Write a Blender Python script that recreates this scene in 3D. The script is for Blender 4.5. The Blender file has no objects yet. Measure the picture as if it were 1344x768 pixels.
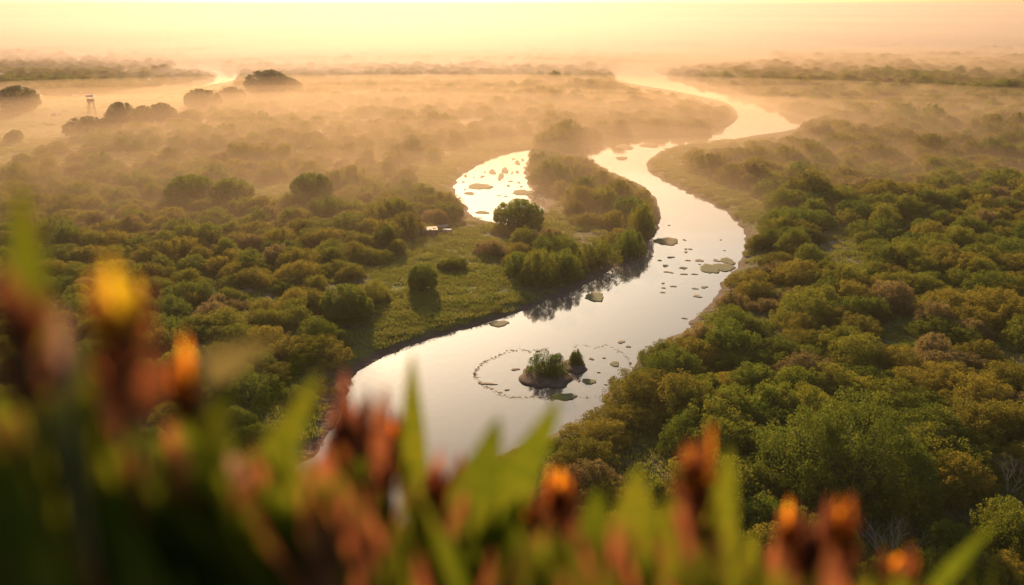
import bpy, math, random
import numpy as np
from mathutils import Vector, Matrix

# ---------------------------------------------------------------- camera, light, exposure
C = bpy.context.scene
COL = C.collection
CAM_H, PITCH, LENS = 40.0, math.radians(16.2), 35.0
F = 1344 * LENS / 36.0                      # focal length in pixels of the 1344 px wide photograph
cam_d = bpy.data.cameras.new('camera')
cam = bpy.data.objects.new('camera', cam_d); COL.objects.link(cam)
cam.location = (0, 0, CAM_H)
cam.rotation_euler = (math.pi/2 - PITCH, 0, 0)
cam_d.lens = LENS; cam_d.sensor_width = 36.0
cam_d.clip_start = 0.02; cam_d.clip_end = 200000
cam_d.dof.use_dof = True; cam_d.dof.focus_distance = 150.0; cam_d.dof.aperture_fstop = 2.6
C.camera = cam

SUN_AZ, SUN_EL = math.radians(-7.5), math.radians(15)
w = bpy.data.worlds.new('World'); C.world = w; w.use_nodes = True
nt = w.node_tree; nt.nodes.clear()
sky = nt.nodes.new('ShaderNodeTexSky'); sky.sky_type = 'NISHITA'; sky.sun_disc = False
sky.sun_elevation = SUN_EL; sky.sun_rotation = SUN_AZ
sky.air_density = 1.0; sky.dust_density = 2.4; sky.ozone_density = 1.0
bg = nt.nodes.new('ShaderNodeBackground'); bg.inputs['Strength'].default_value = 0.075
wo = nt.nodes.new('ShaderNodeOutputWorld')
nt.links.new(sky.outputs[0], bg.inputs[0]); nt.links.new(bg.outputs[0], wo.inputs[0])
sd = bpy.data.lights.new('sun', 'SUN'); sd.energy = 5.0; sd.angle = math.radians(1.0); sd.color = (1.0, 0.63, 0.33)
sun = bpy.data.objects.new('sun', sd); COL.objects.link(sun)
SV = Vector((math.sin(SUN_AZ)*math.cos(SUN_EL), math.cos(SUN_AZ)*math.cos(SUN_EL), math.sin(SUN_EL)))
sun.rotation_euler = SV.to_track_quat('Z', 'Y').to_euler()
vs = C.view_settings
vs.view_transform = 'Standard'; vs.look = 'None'; vs.gamma = 1.0; vs.use_curve_mapping = False
vs.exposure = 1.05
C.render.engine = 'CYCLES'
cy = C.cycles
cy.use_denoising = True; cy.max_bounces = 6; cy.diffuse_bounces = 2; cy.glossy_bounces = 2
cy.transmission_bounces = 3; cy.transparent_max_bounces = 64; cy.volume_bounces = 0
cy.sample_clamp_indirect = 4.0

rng = np.random.default_rng(7)
random.seed(7)
cP, sP = math.cos(PITCH), math.sin(PITCH)

def ray(px, py):
    u, v = (px - 672) / F, (384 - py) / F
    return Vector((u, cP + v*sP, -sP + v*cP))
def G(px, py, z=0.0):                       # where the sight line of a photo pixel meets height z
    d = ray(px, py); t = (z - CAM_H) / d.z
    return (d.x*t, d.y*t)
def P(px, py, dist):
    return Vector((0, 0, CAM_H)) + ray(px, py).normalized() * dist
def to_px(x, y, z):
    dz = z - CAM_H
    dep = y*cP - dz*sP; up = y*sP + dz*cP
    dep = np.maximum(dep, 1e-3)
    return 672 + F*x/dep, 384 - F*up/dep

# ---------------------------------------------------------------- materials
def mat(name, col, rough=0.8, spec=0.3):
    m = bpy.data.materials.new(name); m.use_nodes = True
    b = m.node_tree.nodes['Principled BSDF']
    b.inputs['Base Color'].default_value = (*col, 1); b.inputs['Roughness'].default_value = rough
    b.inputs['Specular IOR Level'].default_value = spec
    return m, m.node_tree, b
def noisy(name, c1, c2, scale, rough=0.8, detail=6, bump=0.0, spec=0.3, obj=False):
    m, t, b = mat(name, c1, rough, spec)
    tc = t.nodes.new('ShaderNodeTexCoord'); n = t.nodes.new('ShaderNodeTexNoise')
    n.inputs['Scale'].default_value = scale; n.inputs['Detail'].default_value = detail
    t.links.new(tc.outputs['Object'], n.inputs['Vector'])
    r = t.nodes.new('ShaderNodeValToRGB')
    r.color_ramp.elements[0].position = 0.35; r.color_ramp.elements[1].position = 0.65
    r.color_ramp.elements[0].color = (*c1, 1); r.color_ramp.elements[1].color = (*c2, 1)
    t.links.new(n.outputs['Fac'], r.inputs[0]); t.links.new(r.outputs[0], b.inputs['Base Color'])
    if bump:
        bp = t.nodes.new('ShaderNodeBump'); bp.inputs['Distance'].default_value = bump
        t.links.new(n.outputs['Fac'], bp.inputs['Height']); t.links.new(bp.outputs[0], b.inputs['Normal'])
    return m
def leafy(name, cols, transl=0.35, tip=None):
    """foliage: colour by plant (object random), by leaf clump ('tint' on faces); lets light through"""
    m = bpy.data.materials.new(name); m.use_nodes = True; t = m.node_tree; t.nodes.clear()
    out = t.nodes.new('ShaderNodeOutputMaterial'); oi = t.nodes.new('ShaderNodeObjectInfo')
    r = t.nodes.new('ShaderNodeValToRGB'); el = r.color_ramp.elements
    el[0].position = 0; el[0].color = (*cols[0], 1); el[1].position = 1; el[1].color = (*cols[-1], 1)
    for i, c in enumerate(cols[1:-1]):
        e = el.new((i+1)/(len(cols)-1)); e.color = (*c, 1)
    at = t.nodes.new('ShaderNodeAttribute'); at.attribute_name = 'tint'
    mx = t.nodes.new('ShaderNodeMath'); mx.operation = 'MULTIPLY_ADD'; mx.inputs[1].default_value = 0.55
    mm = t.nodes.new('ShaderNodeMath'); mm.operation = 'MULTIPLY'; mm.inputs[1].default_value = 0.5
    t.links.new(oi.outputs['Random'], mm.inputs[0])
    t.links.new(at.outputs['Fac'], mx.inputs[0]); t.links.new(mm.outputs[0], mx.inputs[2])
    t.links.new(mx.outputs[0], r.inputs[0])
    d = t.nodes.new('ShaderNodeBsdfDiffuse'); tr = t.nodes.new('ShaderNodeBsdfTranslucent')
    ms = t.nodes.new('ShaderNodeMixShader'); ms.inputs[0].default_value = transl
    hs = t.nodes.new('ShaderNodeHueSaturation'); hs.inputs['Value'].default_value = 1.5
    hs.inputs['Hue'].default_value = 0.49
    t.links.new(r.outputs[0], d.inputs[0]); t.links.new(r.outputs[0], hs.inputs['Color'])
    t.links.new(hs.outputs[0], tr.inputs[0])
    t.links.new(d.outputs[0], ms.inputs[1]); t.links.new(tr.outputs[0], ms.inputs[2])
    t.links.new(ms.outputs[0], out.inputs[0])
    return m

M = {}
M['olive'] = leafy('olive_foliage', [(.055,.085,.014), (.100,.135,.018), (.165,.180,.022), (.240,.220,.026)])
M['gold'] = leafy('golden_foliage', [(.075,.085,.016), (.140,.135,.020), (.215,.190,.026), (.280,.235,.034)])
M['green'] = leafy('green_foliage', [(.040,.080,.014), (.070,.115,.016), (.120,.160,.018), (.190,.205,.022)])
M['brown'] = leafy('brown_foliage', [(.100,.085,.030), (.160,.130,.045), (.220,.175,.060), (.270,.210,.075)])
M['dark'] = leafy('dark_foliage', [(.035,.050,.014), (.055,.072,.018), (.080,.095,.022), (.10,.115,.026)], 0.3)
M['grass'] = leafy('grass_blades', [(.080,.120,.018), (.130,.165,.026), (.190,.200,.036), (.250,.225,.055)])
M['bark'] = noisy('bark', (.06,.045,.03), (.12,.09,.06), 3.0, bump=.02)
M['pad'] = noisy('lily_mat', (.05,.075,.02), (.10,.105,.035), 1.5, rough=.9, bump=.03)
M['weed'] = noisy('dead_weed', (.12,.095,.065), (.22,.175,.11), 2.0, rough=.9)
M['mud'] = noisy('wet_mud', (.075,.055,.040), (.14,.105,.075), .8, rough=.95, bump=.05, spec=.05)
M['white'] = noisy('weathered_white', (.40,.38,.35), (.55,.52,.48), 4.0, rough=.6)
M['wood'] = noisy('weathered_wood', (.10,.07,.045), (.19,.14,.09), 6.0, rough=.85)
M['stone'] = noisy('pale_stone', (.38,.35,.30), (.55,.50,.44), 3.0, rough=.8, bump=.03)
M['tarp'] = noisy('dull_tarp', (.05,.06,.045), (.10,.10,.075), 3.0, rough=.6)

# ---------------------------------------------------------------- helpers
def tag(o, label=None, cat=None, group=None, kind=None):
    if label: o['label'] = label
    if cat: o['category'] = cat
    if group: o['group'] = group
    if kind: o['kind'] = kind
    return o
def empty(name, loc, rz=0.0):
    o = bpy.data.objects.new(name, None); o.location = loc; o.rotation_euler = (0, 0, rz)
    o.empty_display_size = 0.3; COL.objects.link(o); return o
def link(name, me, m=None, parent=None, loc=None):
    if m is not None and not me.materials: me.materials.append(m)
    o = bpy.data.objects.new(name, me); COL.objects.link(o)
    if parent is not None: o.parent = parent
    if loc is not None: o.location = loc
    return o
def mesh_np(name, V, Fa, smooth=False, tint=None):
    V = np.asarray(V, dtype=np.float32); Fa = np.asarray(Fa, dtype=np.int32)
    me = bpy.data.meshes.new(name); k = Fa.shape[1]
    me.vertices.add(len(V)); me.vertices.foreach_set('co', V.ravel())
    me.loops.add(Fa.size); me.loops.foreach_set('vertex_index', Fa.ravel())
    me.polygons.add(len(Fa)); me.polygons.foreach_set('loop_start', np.arange(0, Fa.size, k, dtype=np.int32))
    me.polygons.foreach_set('use_smooth', np.full(len(Fa), smooth, dtype=bool))
    me.update(calc_edges=True)
    if tint is not None:
        a = me.attributes.new('tint', 'FLOAT', 'FACE'); a.data.foreach_set('value', np.asarray(tint, dtype=np.float32))
    return me
class MB:
    def __init__(s): s.v = []; s.f = []
    def add(s, vs_, fs_):
        n = len(s.v); s.v += [tuple(p) for p in vs_]; s.f += [tuple(i+n for i in f) for f in fs_]
    def box(s, c, d, rot=None):
        pts = []
        for i in (-1, 1):
            for j in (-1, 1):
                for k in (-1, 1):
                    p = Vector((i*d[0]/2, j*d[1]/2, k*d[2]/2))
                    if rot is not None: p = rot @ p
                    pts.append(p + Vector(c))
        s.add(pts, [(0,1,3,2), (4,6,7,5), (0,4,5,1), (2,3,7,6), (0,2,6,4), (1,5,7,3)])
    def tube(s, pts, rads, n=8):
        pts = [Vector(p) for p in pts]; rings = []
        for i, p in enumerate(pts):
            a = (pts[min(i+1, len(pts)-1)] - pts[max(i-1, 0)]).normalized()
            x = a.cross(Vector((0.3, 0.9, 0.1))).normalized(); y = a.cross(x)
            rings.append([p + (x*math.cos(k*2*math.pi/n) + y*math.sin(k*2*math.pi/n))*rads[i] for k in range(n)])
        vs_ = [q for r in rings for q in r]; fs_ = []
        for i in range(len(pts)-1):
            for k in range(n):
                a, b = i*n+k, i*n+(k+1) % n
                fs_.append((a, b, b+n, a+n))
        fs_.append(tuple(range(n-1, -1, -1))); fs_.append(tuple((len(pts)-1)*n+k for k in range(n)))
        s.add(vs_, fs_)
    def mesh(s, name, smooth=False):
        me = bpy.data.meshes.new(name); me.from_pydata(s.v, [], s.f)
        if smooth: me.polygons.foreach_set('use_smooth', [True]*len(me.polygons))
        me.update(); return me
def catmull(pts, n=6, closed=True):
    pts = np.array(pts, float); N = len(pts); out = []
    for i in range(N if closed else N-1):
        if closed: p0, p1, p2, p3 = pts[i-1], pts[i], pts[(i+1) % N], pts[(i+2) % N]
        else: p0, p1, p2, p3 = pts[max(i-1, 0)], pts[i], pts[i+1], pts[min(i+2, N-1)]
        for k in range(n):
            t = k/n
            out.append(0.5*((2*p1)+(-p0+p2)*t+(2*p0-5*p1+4*p2-p3)*t*t+(-p0+3*p1-3*p2+p3)*t**3))
    if not closed: out.append(pts[-1])
    return np.array(out)
def seg_dist(X, Y, poly, closed=True):
    D = np.full(X.shape, 1e18); N = len(poly)
    for i in range(N if closed else N-1):
        ax, ay = poly[i]; bx, by = poly[(i+1) % N]
        dx, dy = bx-ax, by-ay; L = dx*dx+dy*dy+1e-12
        t = np.clip(((X-ax)*dx+(Y-ay)*dy)/L, 0, 1)
        np.minimum(D, (X-ax-t*dx)**2+(Y-ay-t*dy)**2, out=D)
    return np.sqrt(D)
def inside(X, Y, poly):
    R = np.zeros(X.shape, bool); N = len(poly)
    for i in range(N):
        ax, ay = poly[i]; bx, by = poly[(i+1) % N]
        if ay == by: continue
        c = ((ay > Y) != (by > Y)) & (X < (bx-ax)*(Y-ay)/(by-ay)+ax)
        R ^= c
    return R
def vnoise(X, Y, s, seed=0):                # smooth value noise, vectorised
    x = np.asarray(X)/s; y = np.asarray(Y)/s
    xi = np.floor(x).astype(np.int64); yi = np.floor(y).astype(np.int64)
    fx = x-xi; fy = y-yi; fx = fx*fx*(3-2*fx); fy = fy*fy*(3-2*fy)
    def h(a, b):
        n = (a*374761393 + b*668265263 + seed*1442695041) & 0x7fffffff
        n = ((n ^ (n >> 13))*1274126177) & 0x7fffffff
        return ((n ^ (n >> 16)) & 0xffff)/65535.0
    return (h(xi, yi)*(1-fx)+h(xi+1, yi)*fx)*(1-fy)+(h(xi, yi+1)*(1-fx)+h(xi+1, yi+1)*fx)*fy

# ---------------------------------------------------------------- the lie of the land
RIVER = [(480,480),(520,462),(560,447),(620,430),(665,417),(710,398),(760,378),(800,356),(830,335),(852,318),(864,300),
 (866,280),(858,256),(835,240),(805,227),(778,212),(764,202),(775,193),(800,187),(835,182),(870,180),(905,179),(935,174),
 (958,165),(969,153),(962,140),(947,133),(920,127),(885,120),(850,114),(820,108),(800,101),(808,91),(835,85),(880,80),
 (940,76),(1010,73),(1015,75),(950,80),(900,84),(868,88),(859,93),(866,97),(890,104),(922,112),(958,121),(990,132),
 (1020,147),(1045,153),(1060,160),(1050,167),(1020,174),(985,179),(955,184),(925,188),(895,192),(868,199),(850,212),
 (850,224),(872,238),(902,252),(928,264),(950,277),(966,291),(976,306),(979,322),(972,340),(960,358),(945,376),(932,395),
 (918,412),(900,432),(875,448),(850,463),(825,486),(803,508),(785,535),(772,552),(735,565),(690,585),(645,605),(600,640),
 (560,690),(520,760),(440,900),(180,900),(230,800),(290,720),(345,655),(392,612),(425,582),(445,550),(458,508)]
POND = [(641,290),(622,284),(611,270),(600,260),(596,250),(600,238),(610,228),(632,215),(652,206),(680,198),(695,196),
 (693,210),(688,224),(692,238),(703,250),(716,262),(712,276),(690,290),(662,296)]
BROOK = [(-60,119),(0,121),(40,125),(90,127),(150,125),(210,119),(255,113),(287,107),(299,101),(292,94),(270,89),(230,86)]
river = catmull([G(*p) for p in RIVER], 5)
pond = catmull([G(*p) for p in POND], 5)
brook = catmull([G(*p) for p in BROOK], 5, closed=False)
CLEAR = {   # open grass, no thicket
 'bank': [(425,600),(440,530),(446,490),(470,455),(508,420),(500,388),(488,370),(515,352),(545,328),(590,306),(615,303),(640,318),
          (640,338),(655,356),(655,378),(705,392),(765,372),(828,338),(856,318),(866,296),(884,300),(860,350),(765,400),(690,425),(560,465),(480,500),(455,560)],
 'pondside': [(540,250),(555,230),(592,208),(636,190),(700,181),(700,197),(600,262),(575,266)],
 'pondhedge': [(692,238),(712,262),(738,290),(762,312),(748,328),(722,316),(700,300),(690,270)],
 'farbank': [(846,222),(858,210),(885,221),(922,238),(962,255),(1002,273),(1015,290),(988,306),(976,322),(960,285),(900,252)],
 'slope': [(755,575),(792,522),(832,474),(878,446),(915,412),(925,412),(890,452),(842,486),(808,522),(790,556)],
 'path': [(1082,312),(1112,306),(1128,352),(1100,364),(1066,358)],
 'gap': [(1168,425),(1192,428),(1206,476),(1186,486),(1162,462)],
 'meadow': [(-200,118),(0,121),(60,128),(200,122),(295,106),(305,118),(248,138),(236,164),(80,196),(0,222),(-200,240)],
 'glade': [(322,248),(384,248),(380,276),(326,278)],
}
clear = {k: np.array([G(*p) for p in v]) for k, v in CLEAR.items()}
def water_sdf(X, Y):
    d = seg_dist(X, Y, river); d = np.where(inside(X, Y, river), -d, d)
    e = seg_dist(X, Y, pond); e = np.where(inside(X, Y, pond), -e, e)
    b = seg_dist(X, Y, brook, False) - 5.5
    wob = (vnoise(X, Y, 3.1, 3)-.5)*.9 + (vnoise(X, Y, 1.1, 4)-.5)*.35
    return np.minimum(np.minimum(d, e), b) + wob
def bluff(X, Y):                            # the hill the camera looks from: flat top, falling away in front
    edge = 1.35 + (vnoise(X, Y*0, 2.3, 9)-.5)*.3
    top = 38.6 + (vnoise(X, Y, .7, 5)-.5)*.08
    z = top - np.maximum(Y-edge, 0)*1.0
    side = np.maximum(np.abs(X)-45, 0)
    z = z - side*0.35
    return z
def land(X, Y, d):
    up = np.interp(d, [-6, -2, 0, 1.2, 3.0, 8.0, 25.0], [-1.6, -.7, 0, .22, .75, 1.0, 1.2])
    roll = (vnoise(X, Y, 34, 1)-.4)*2.4 + (vnoise(X, Y, 9, 2)-.5)*.5
    z = up + roll*np.clip((d-15)/70, 0, 1)
    z += np.clip(vnoise(X, Y, 2.0, 8)-.4, 0, 1)*.25*np.clip((d-2)/3, 0, 1)
    return z

nr1 = np.concatenate([[0.02], np.geomspace(.25, 58, 150), np.geomspace(58.4, 700, 520), np.geomspace(706, 6000, 120), np.geomspace(6500, 60000, 24)])
az = np.concatenate([np.linspace(-180, -44, 46)[:-1], np.linspace(-44, 44, 470), np.linspace(44, 180, 46)[1:-1]])
azr = np.radians(az)
RR, AA = np.meshgrid(nr1, azr, indexing='ij')
X = RR*np.sin(AA); Y = RR*np.cos(AA)
D = water_sdf(X.ravel(), Y.ravel()).reshape(X.shape)
Z = np.maximum(land(X, Y, D), bluff(X, Y))
nR, nA = X.shape
V = np.stack([X, Y, Z], -1).reshape(-1, 3)
I = np.arange(nR*nA).reshape(nR, nA); J = np.roll(I, -1, axis=1)
Fq = np.stack([I[:-1], J[:-1], J[1:], I[1:]], -1).reshape(-1, 4)[:, ::-1]
gme = mesh_np('ground', V, Fq, smooth=True)
mudv = np.clip(1.25 - D/2.6, 0, 1) * (Z < 5)
mead = np.zeros(X.shape)
for k, pl in clear.items():
    q = inside(X.ravel(), Y.ravel(), pl).reshape(X.shape); mead = np.maximum(mead, q*1.0)
for nm, arr in (('mud', mudv), ('open', mead), ('path', inside(X.ravel(), Y.ravel(), clear['path'])*1.0)):
    a = gme.attributes.new(nm, 'FLOAT', 'POINT'); a.data.foreach_set('value', np.asarray(arr, np.float32).ravel())
# ground material: straw and olive field, green banks, wet mud at the waterline
m, t, b = mat('ground_cover', (.1,.1,.05), .95, .1)
tc = t.nodes.new('ShaderNodeTexCoord')
def nz(scale, det=5):
    n = t.nodes.new('ShaderNodeTexNoise'); n.inputs['Scale'].default_value = scale; n.inputs['Detail'].default_value = det
    t.links.new(tc.outputs['Object'], n.inputs['Vector']); return n
def mixc(f, a, b_):
    x = t.nodes.new('ShaderNodeMix'); x.data_type = 'RGBA'
    for s_, v_ in ((0, f), (6, a), (7, b_)):
        if isinstance(v_, tuple): x.inputs[s_].default_value = (*v_, 1)
        else: t.links.new(v_, x.inputs[s_])
    return x.outputs[2]
def ramp(src, a, b_):
    r = t.nodes.new('ShaderNodeMapRange'); r.inputs[1].default_value = a; r.inputs[2].default_value = b_
    t.links.new(src, r.inputs[0]); return r.outputs[0]
def attr(n):
    a = t.nodes.new('ShaderNodeAttribute'); a.attribute_name = n; return a.outputs['Fac']
c = mixc(ramp(nz(.05).outputs[0], .4, .62), (.055,.055,.018), (.14,.10,.045))
c = mixc(ramp(nz(.5).outputs[0], .45, .7), c, (.035,.045,.014))
g = mixc(ramp(nz(.16).outputs[0], .4, .65), (.075,.110,.020), (.17,.155,.045))
g = mixc(ramp(nz(1.1).outputs[0], .45, .75), g, (.060,.095,.020))
c = mixc(attr('open'), c, g)
c = mixc(attr('path'), c, (.16,.13,.08))
c = mixc(ramp(attr('mud'), .62, .92), c, (.10,.072,.050))
t.links.new(c, b.inputs['Base Color'])
bp = t.nodes.new('ShaderNodeBump'); bp.inputs['Distance'].default_value = .35; bp.inputs['Strength'].default_value = .8
t.links.new(nz(1.4, 8).outputs[0], bp.inputs['Height']); t.links.new(bp.outputs[0], b.inputs['Normal'])
ground = link('ground', gme, m); tag(ground, 'rolling scrub ground of olive and straw with muddy river banks', kind='structure')

# water: one level sheet under the banks
m, t, b = mat('river_water', (.10,.088,.078), .045, .5)
b.inputs['IOR'].default_value = 1.36
tc = t.nodes.new('ShaderNodeTexCoord'); mp = t.nodes.new('ShaderNodeMapping'); mp.inputs['Scale'].default_value = (.55, .22, 1)
n = t.nodes.new('ShaderNodeTexNoise'); n.inputs['Scale'].default_value = 3.0; n.inputs['Detail'].default_value = 3
t.links.new(tc.outputs['Object'], mp.inputs[0]); t.links.new(mp.outputs[0], n.inputs['Vector'])
bp = t.nodes.new('ShaderNodeBump'); bp.inputs['Distance'].default_value = .02; bp.inputs['Strength'].default_value = .35
t.links.new(n.outputs[0], bp.inputs['Height']); t.links.new(bp.outputs[0], b.inputs['Normal'])
wx = np.linspace(-700, 900, 17); wy = np.linspace(40, 1700, 17)
WX, WY = np.meshgrid(wx, wy, indexing='ij'); WI = np.arange(289).reshape(17, 17)
water = link('water', mesh_np('water', np.stack([WX, WY, WX*0], -1).reshape(-1, 3),
     np.stack([WI[:-1,:-1], WI[1:,:-1], WI[1:,1:], WI[:-1,1:]], -1).reshape(-1, 4)), m)
tag(water, 'calm pale river and pond reflecting the dawn sky', kind='structure')

# air
def volume_mat(name, col, dens, aniso):
    m = bpy.data.materials.new(name); m.use_nodes = True; t = m.node_tree; t.nodes.clear()
    o = t.nodes.new('ShaderNodeOutputMaterial'); v = t.nodes.new('ShaderNodeVolumePrincipled')
    v.inputs['Color'].default_value = (*col, 1); v.inputs['Density'].default_value = dens; v.inputs['Anisotropy'].default_value = aniso
    t.links.new(v.outputs[0], o.inputs['Volume']); return m
hz = MB(); hz.box((0, 0, 20.5), (124000, 124000, 47.5))     # z -3.25 .. 44.25
haze = link('haze', hz.mesh('haze'), volume_mat('morning_haze', (.39,.34,.315), 0.0002, .52))
tag(haze, 'warm morning haze lying over the whole valley', kind='stuff')

# mist lying low over the far meadows, in banks
mist_m = volume_mat('valley_mist', (.37,.325,.30), 0.0024, .55)
def mist(px, py, rx, ry, h, label):
    x_, y_ = G(px, py); n, k_ = 40, 8; V_ = []; F_ = []
    for j in range(k_):
        a = j/k_*math.pi/2
        for i in range(n):
            b_ = i*2*math.pi/n; V_.append((rx*math.cos(a)*math.cos(b_), ry*math.cos(a)*math.sin(b_), h*math.sin(a)-2.2))
    for j in range(k_-1):
        for i in range(n): F_.append((j*n+i, j*n+(i+1) % n, (j+1)*n+(i+1) % n, (j+1)*n+i))
    V_.append((0, 0, h-2.2)); q = (k_-1)*n
    for i in range(n): F_.append((q+i, q+(i+1) % n, len(V_)-1))
    F_.append(tuple(range(n-1, -1, -1)))
    me = bpy.data.meshes.new('mist_bank'); me.from_pydata(V_, [], F_); me.update()
    o = link('mist_bank', me, mist_m, None, (x_, y_, 0)); tag(o, label, kind='stuff')
MIST = [(1280, 84, 420, 150, 16), (1220, 72, 560, 150, 17), (90, 80, 420, 140, 16), (90, 90, 360, 110, 13), (560, 82, 260, 110, 14), (1180, 64, 1000, 260, 20), (120, 64, 600, 190, 17), (1250, 78, 420, 150, 12), (700, 66, 500, 170, 15), (610, 90, 230, 150, 20), (250, 52, 600, 420, 18), (640, 62, 700, 330, 22), (900, 54, 900, 330, 18), (450, 60, 900, 380, 24),
        (560, 108, 200, 110, 14), (640, 80, 320, 190, 24), (1150, 48, 1400, 500, 22), (490, 98, 170, 110, 11), 
        (500, 45, 1800, 720, 24), (1000, 40, 2200, 900, 18), (200, 42, 1800, 800, 20), (672, 22, 4200, 1800, 14), (672, 14, 15000, 4600, 12), (600, 150, 220, 90, 9), (1240, 95, 300, 90, 8)]
for i, (px, py, rx, ry, h) in enumerate(MIST): mist(px, py, rx, ry, h, 'low bank of golden morning mist over the far flats')

# ---------------------------------------------------------------- foliage meshes
def leaf_quads(c, a, s, L, W):
    """diamond leaves: centres c, long axes a, side axes s, lengths L, widths W"""
    n = len(c); V = np.empty((n, 4, 3)); L = L[:, None]; W = W[:, None]
    V[:, 0] = c-a*L*.5; V[:, 1] = c+s*W*.5; V[:, 2] = c+a*L*.5; V[:, 3] = c-s*W*.5
    return V.reshape(-1, 3), np.arange(n*4).reshape(n, 4)
def unit(v): return v/np.maximum(np.linalg.norm(v, axis=-1, keepdims=True), 1e-9)
def crown_mesh(name, seed, R, H, lobes, plumes, per, leaf, pr, pl, upw, z0=0.0, sprd=.5, lobe_r=(.42, .62), full=False):
    """crown of feathery plumes set over the outside of several merged lobes, with leaves inside as well"""
    g = np.random.default_rng(seed)
    LC = []; LR = []
    for i in range(lobes):
        a = g.uniform(0, 2*math.pi); q = sprd*R*math.sqrt(g.uniform(0, 1)) if lobes > 1 else 0
        rr = R*g.uniform(*lobe_r) if lobes > 1 else R
        hh = H*g.uniform(.66, 1.0)*(1-.3*q/R) if lobes > 1 else H
        LC.append((q*math.cos(a), q*math.sin(a), hh*.42 if full else 0)); LR.append((rr, rr, hh*.58 if full else hh))
    LC = np.array(LC); LR = np.array(LR)
    n = plumes*6
    li = g.integers(0, lobes, n)
    dr = unit(np.stack([g.normal(size=n), g.normal(size=n), g.normal(size=n)*.8+.12 if full else np.abs(g.normal(size=n))*.9+.02], -1))
    p = LC[li]+dr*LR[li]
    q = ((p[:, None, :]-LC[None])/LR[None]); inn = (np.linalg.norm(q, axis=2) < .93).any(1)
    p = p[~inn][:plumes]; dr = dr[~inn][:plumes]; k = len(p)
    ax = unit(dr*(1-upw)+np.array([0, 0, 1])*upw+g.normal(size=(k, 3))*.16)
    sc = g.uniform(.65, 1.3, k); pt = g.uniform(0, 1, k)
    N = k*per; pi = np.repeat(np.arange(k), per)
    A = ax[pi]; rnd = g.normal(size=(N, 3)); perp = unit(rnd-(rnd*A).sum(1, keepdims=True)*A)
    tt = g.uniform(0, 1, N)**.75; prof = np.sqrt(np.clip(1-((tt-.45)/.6)**2, .02, 1))
    rad = (pr*sc[pi]*prof*np.sqrt(g.uniform(0, 1, N)))[:, None]
    c = p[pi]+A*((tt-.6)*pl*sc[pi])[:, None]+perp*rad
    a = unit(A*.8+perp*.7+g.normal(size=(N, 3))*.45)
    tint = pt[pi]*.55+g.uniform(0, .45, N)
    # inside fill
    nf = N//4; li = g.integers(0, lobes, nf); d2 = unit(np.stack([g.normal(size=nf), g.normal(size=nf), g.normal(size=nf) if full else np.abs(g.normal(size=nf))], -1))
    cf = LC[li]+d2*LR[li]*g.uniform(.35, .92, nf)[:, None]
    c = np.concatenate([c, cf]); a = np.concatenate([a, unit(g.normal(size=(nf, 3)))]); tint = np.concatenate([tint, g.uniform(0, .6, nf)])
    N = len(c); r2 = g.normal(size=(N, 3)); s = unit(np.cross(a, r2))
    L = leaf*g.uniform(.7, 1.4, N); L[-nf:] *= 1.6; W = L*g.uniform(.38, .55, N)
    c[:, 2] = np.maximum(c[:, 2]+z0, .06)
    V, Fa = leaf_quads(c, a, s, L, W)
    V[:, 2] = np.maximum(V[:, 2], .01)
    return mesh_np(name, V, Fa, tint=tint), LC, LR
def stems_mesh(name, seed, LC, LR, z0=0.0, thick=.09):
    g = random.Random(seed); b = MB()
    for i in range(len(LC)):
        for j in range(2):
            a = g.uniform(0, 6.28); e = Vector((LC[i][0]+math.cos(a)*LR[i][0]*.45, LC[i][1]+math.sin(a)*LR[i][0]*.45, LR[i][2]*.72+z0))
            mid = Vector((e.x*.35+g.uniform(-.2, .2), e.y*.35+g.uniform(-.2, .2), e.z*.5))
            b.tube([(g.uniform(-.15, .15), g.uniform(-.15, .15), -.5), mid, e], [thick, thick*.6, thick*.2], 6)
    return b.mesh(name, True)
def trunk_mesh(name, seed, H, R, thick):
    g = random.Random(seed); b = MB()
    b.tube([(0, 0, -.6), (.05, 0, H*.25), (.12, -.05, H*.55), (.1, .1, H*.85)], [thick*1.35, thick, thick*.7, thick*.15], 10)
    for i in range(7):
        a = i*.9+g.uniform(0, .6); z = H*g.uniform(.22, .5)
        b.tube([(.06, 0, z), (math.cos(a)*R*.4, math.sin(a)*R*.4, z+H*.16), (math.cos(a)*R*.75, math.sin(a)*R*.75, z+H*.26)],
               [thick*.5, thick*.3, thick*.08], 6)
    return b.mesh(name, True)

SHR = []   # thicket shrubs: (foliage mesh, stems mesh, tone)
spec = [('olive', 4.4, 4.4, 5), ('olive', 4.8, 5.0, 6), ('gold', 4.2, 4.0, 5), ('olive', 4.0, 4.8, 4), ('green', 4.6, 4.6, 6),
        ('gold', 4.8, 4.6, 6), ('green', 4.0, 4.2, 4), ('brown', 3.8, 3.6, 5)]
for i, (tone, R, H, nl) in enumerate(spec):
    wispy = tone == 'brown'
    me, LC, LR = crown_mesh('shrub_foliage', 100+i, R, H, nl, 120, 105, .17, .50, 1.5, .48)
    me.materials.append(M[tone]); st = stems_mesh('shrub_stems', 200+i, LC, LR); st.materials.append(M['bark'])
    SHR.append((me, st, tone, R, H))
DOME = []  # free-standing round trees
for i, (tone, R, H) in enumerate([('green', 4.0, 5.2), ('olive', 4.2, 4.8), ('dark', 4.4, 5.6)]):
    me, LC, LR = crown_mesh('tree_crown', 300+i, R, H, 1 if i == 0 else 3, 300, 90, .18, .50, 1.0, .2, z0=.2, full=True, sprd=.3, lobe_r=(.7, .85))
    me.materials.append(M[tone]); st = trunk_mesh('tree_trunk', 310+i, H, R, .22); st.materials.append(M['bark'])
    DOME.append((me, st, tone, R, H))

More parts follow.
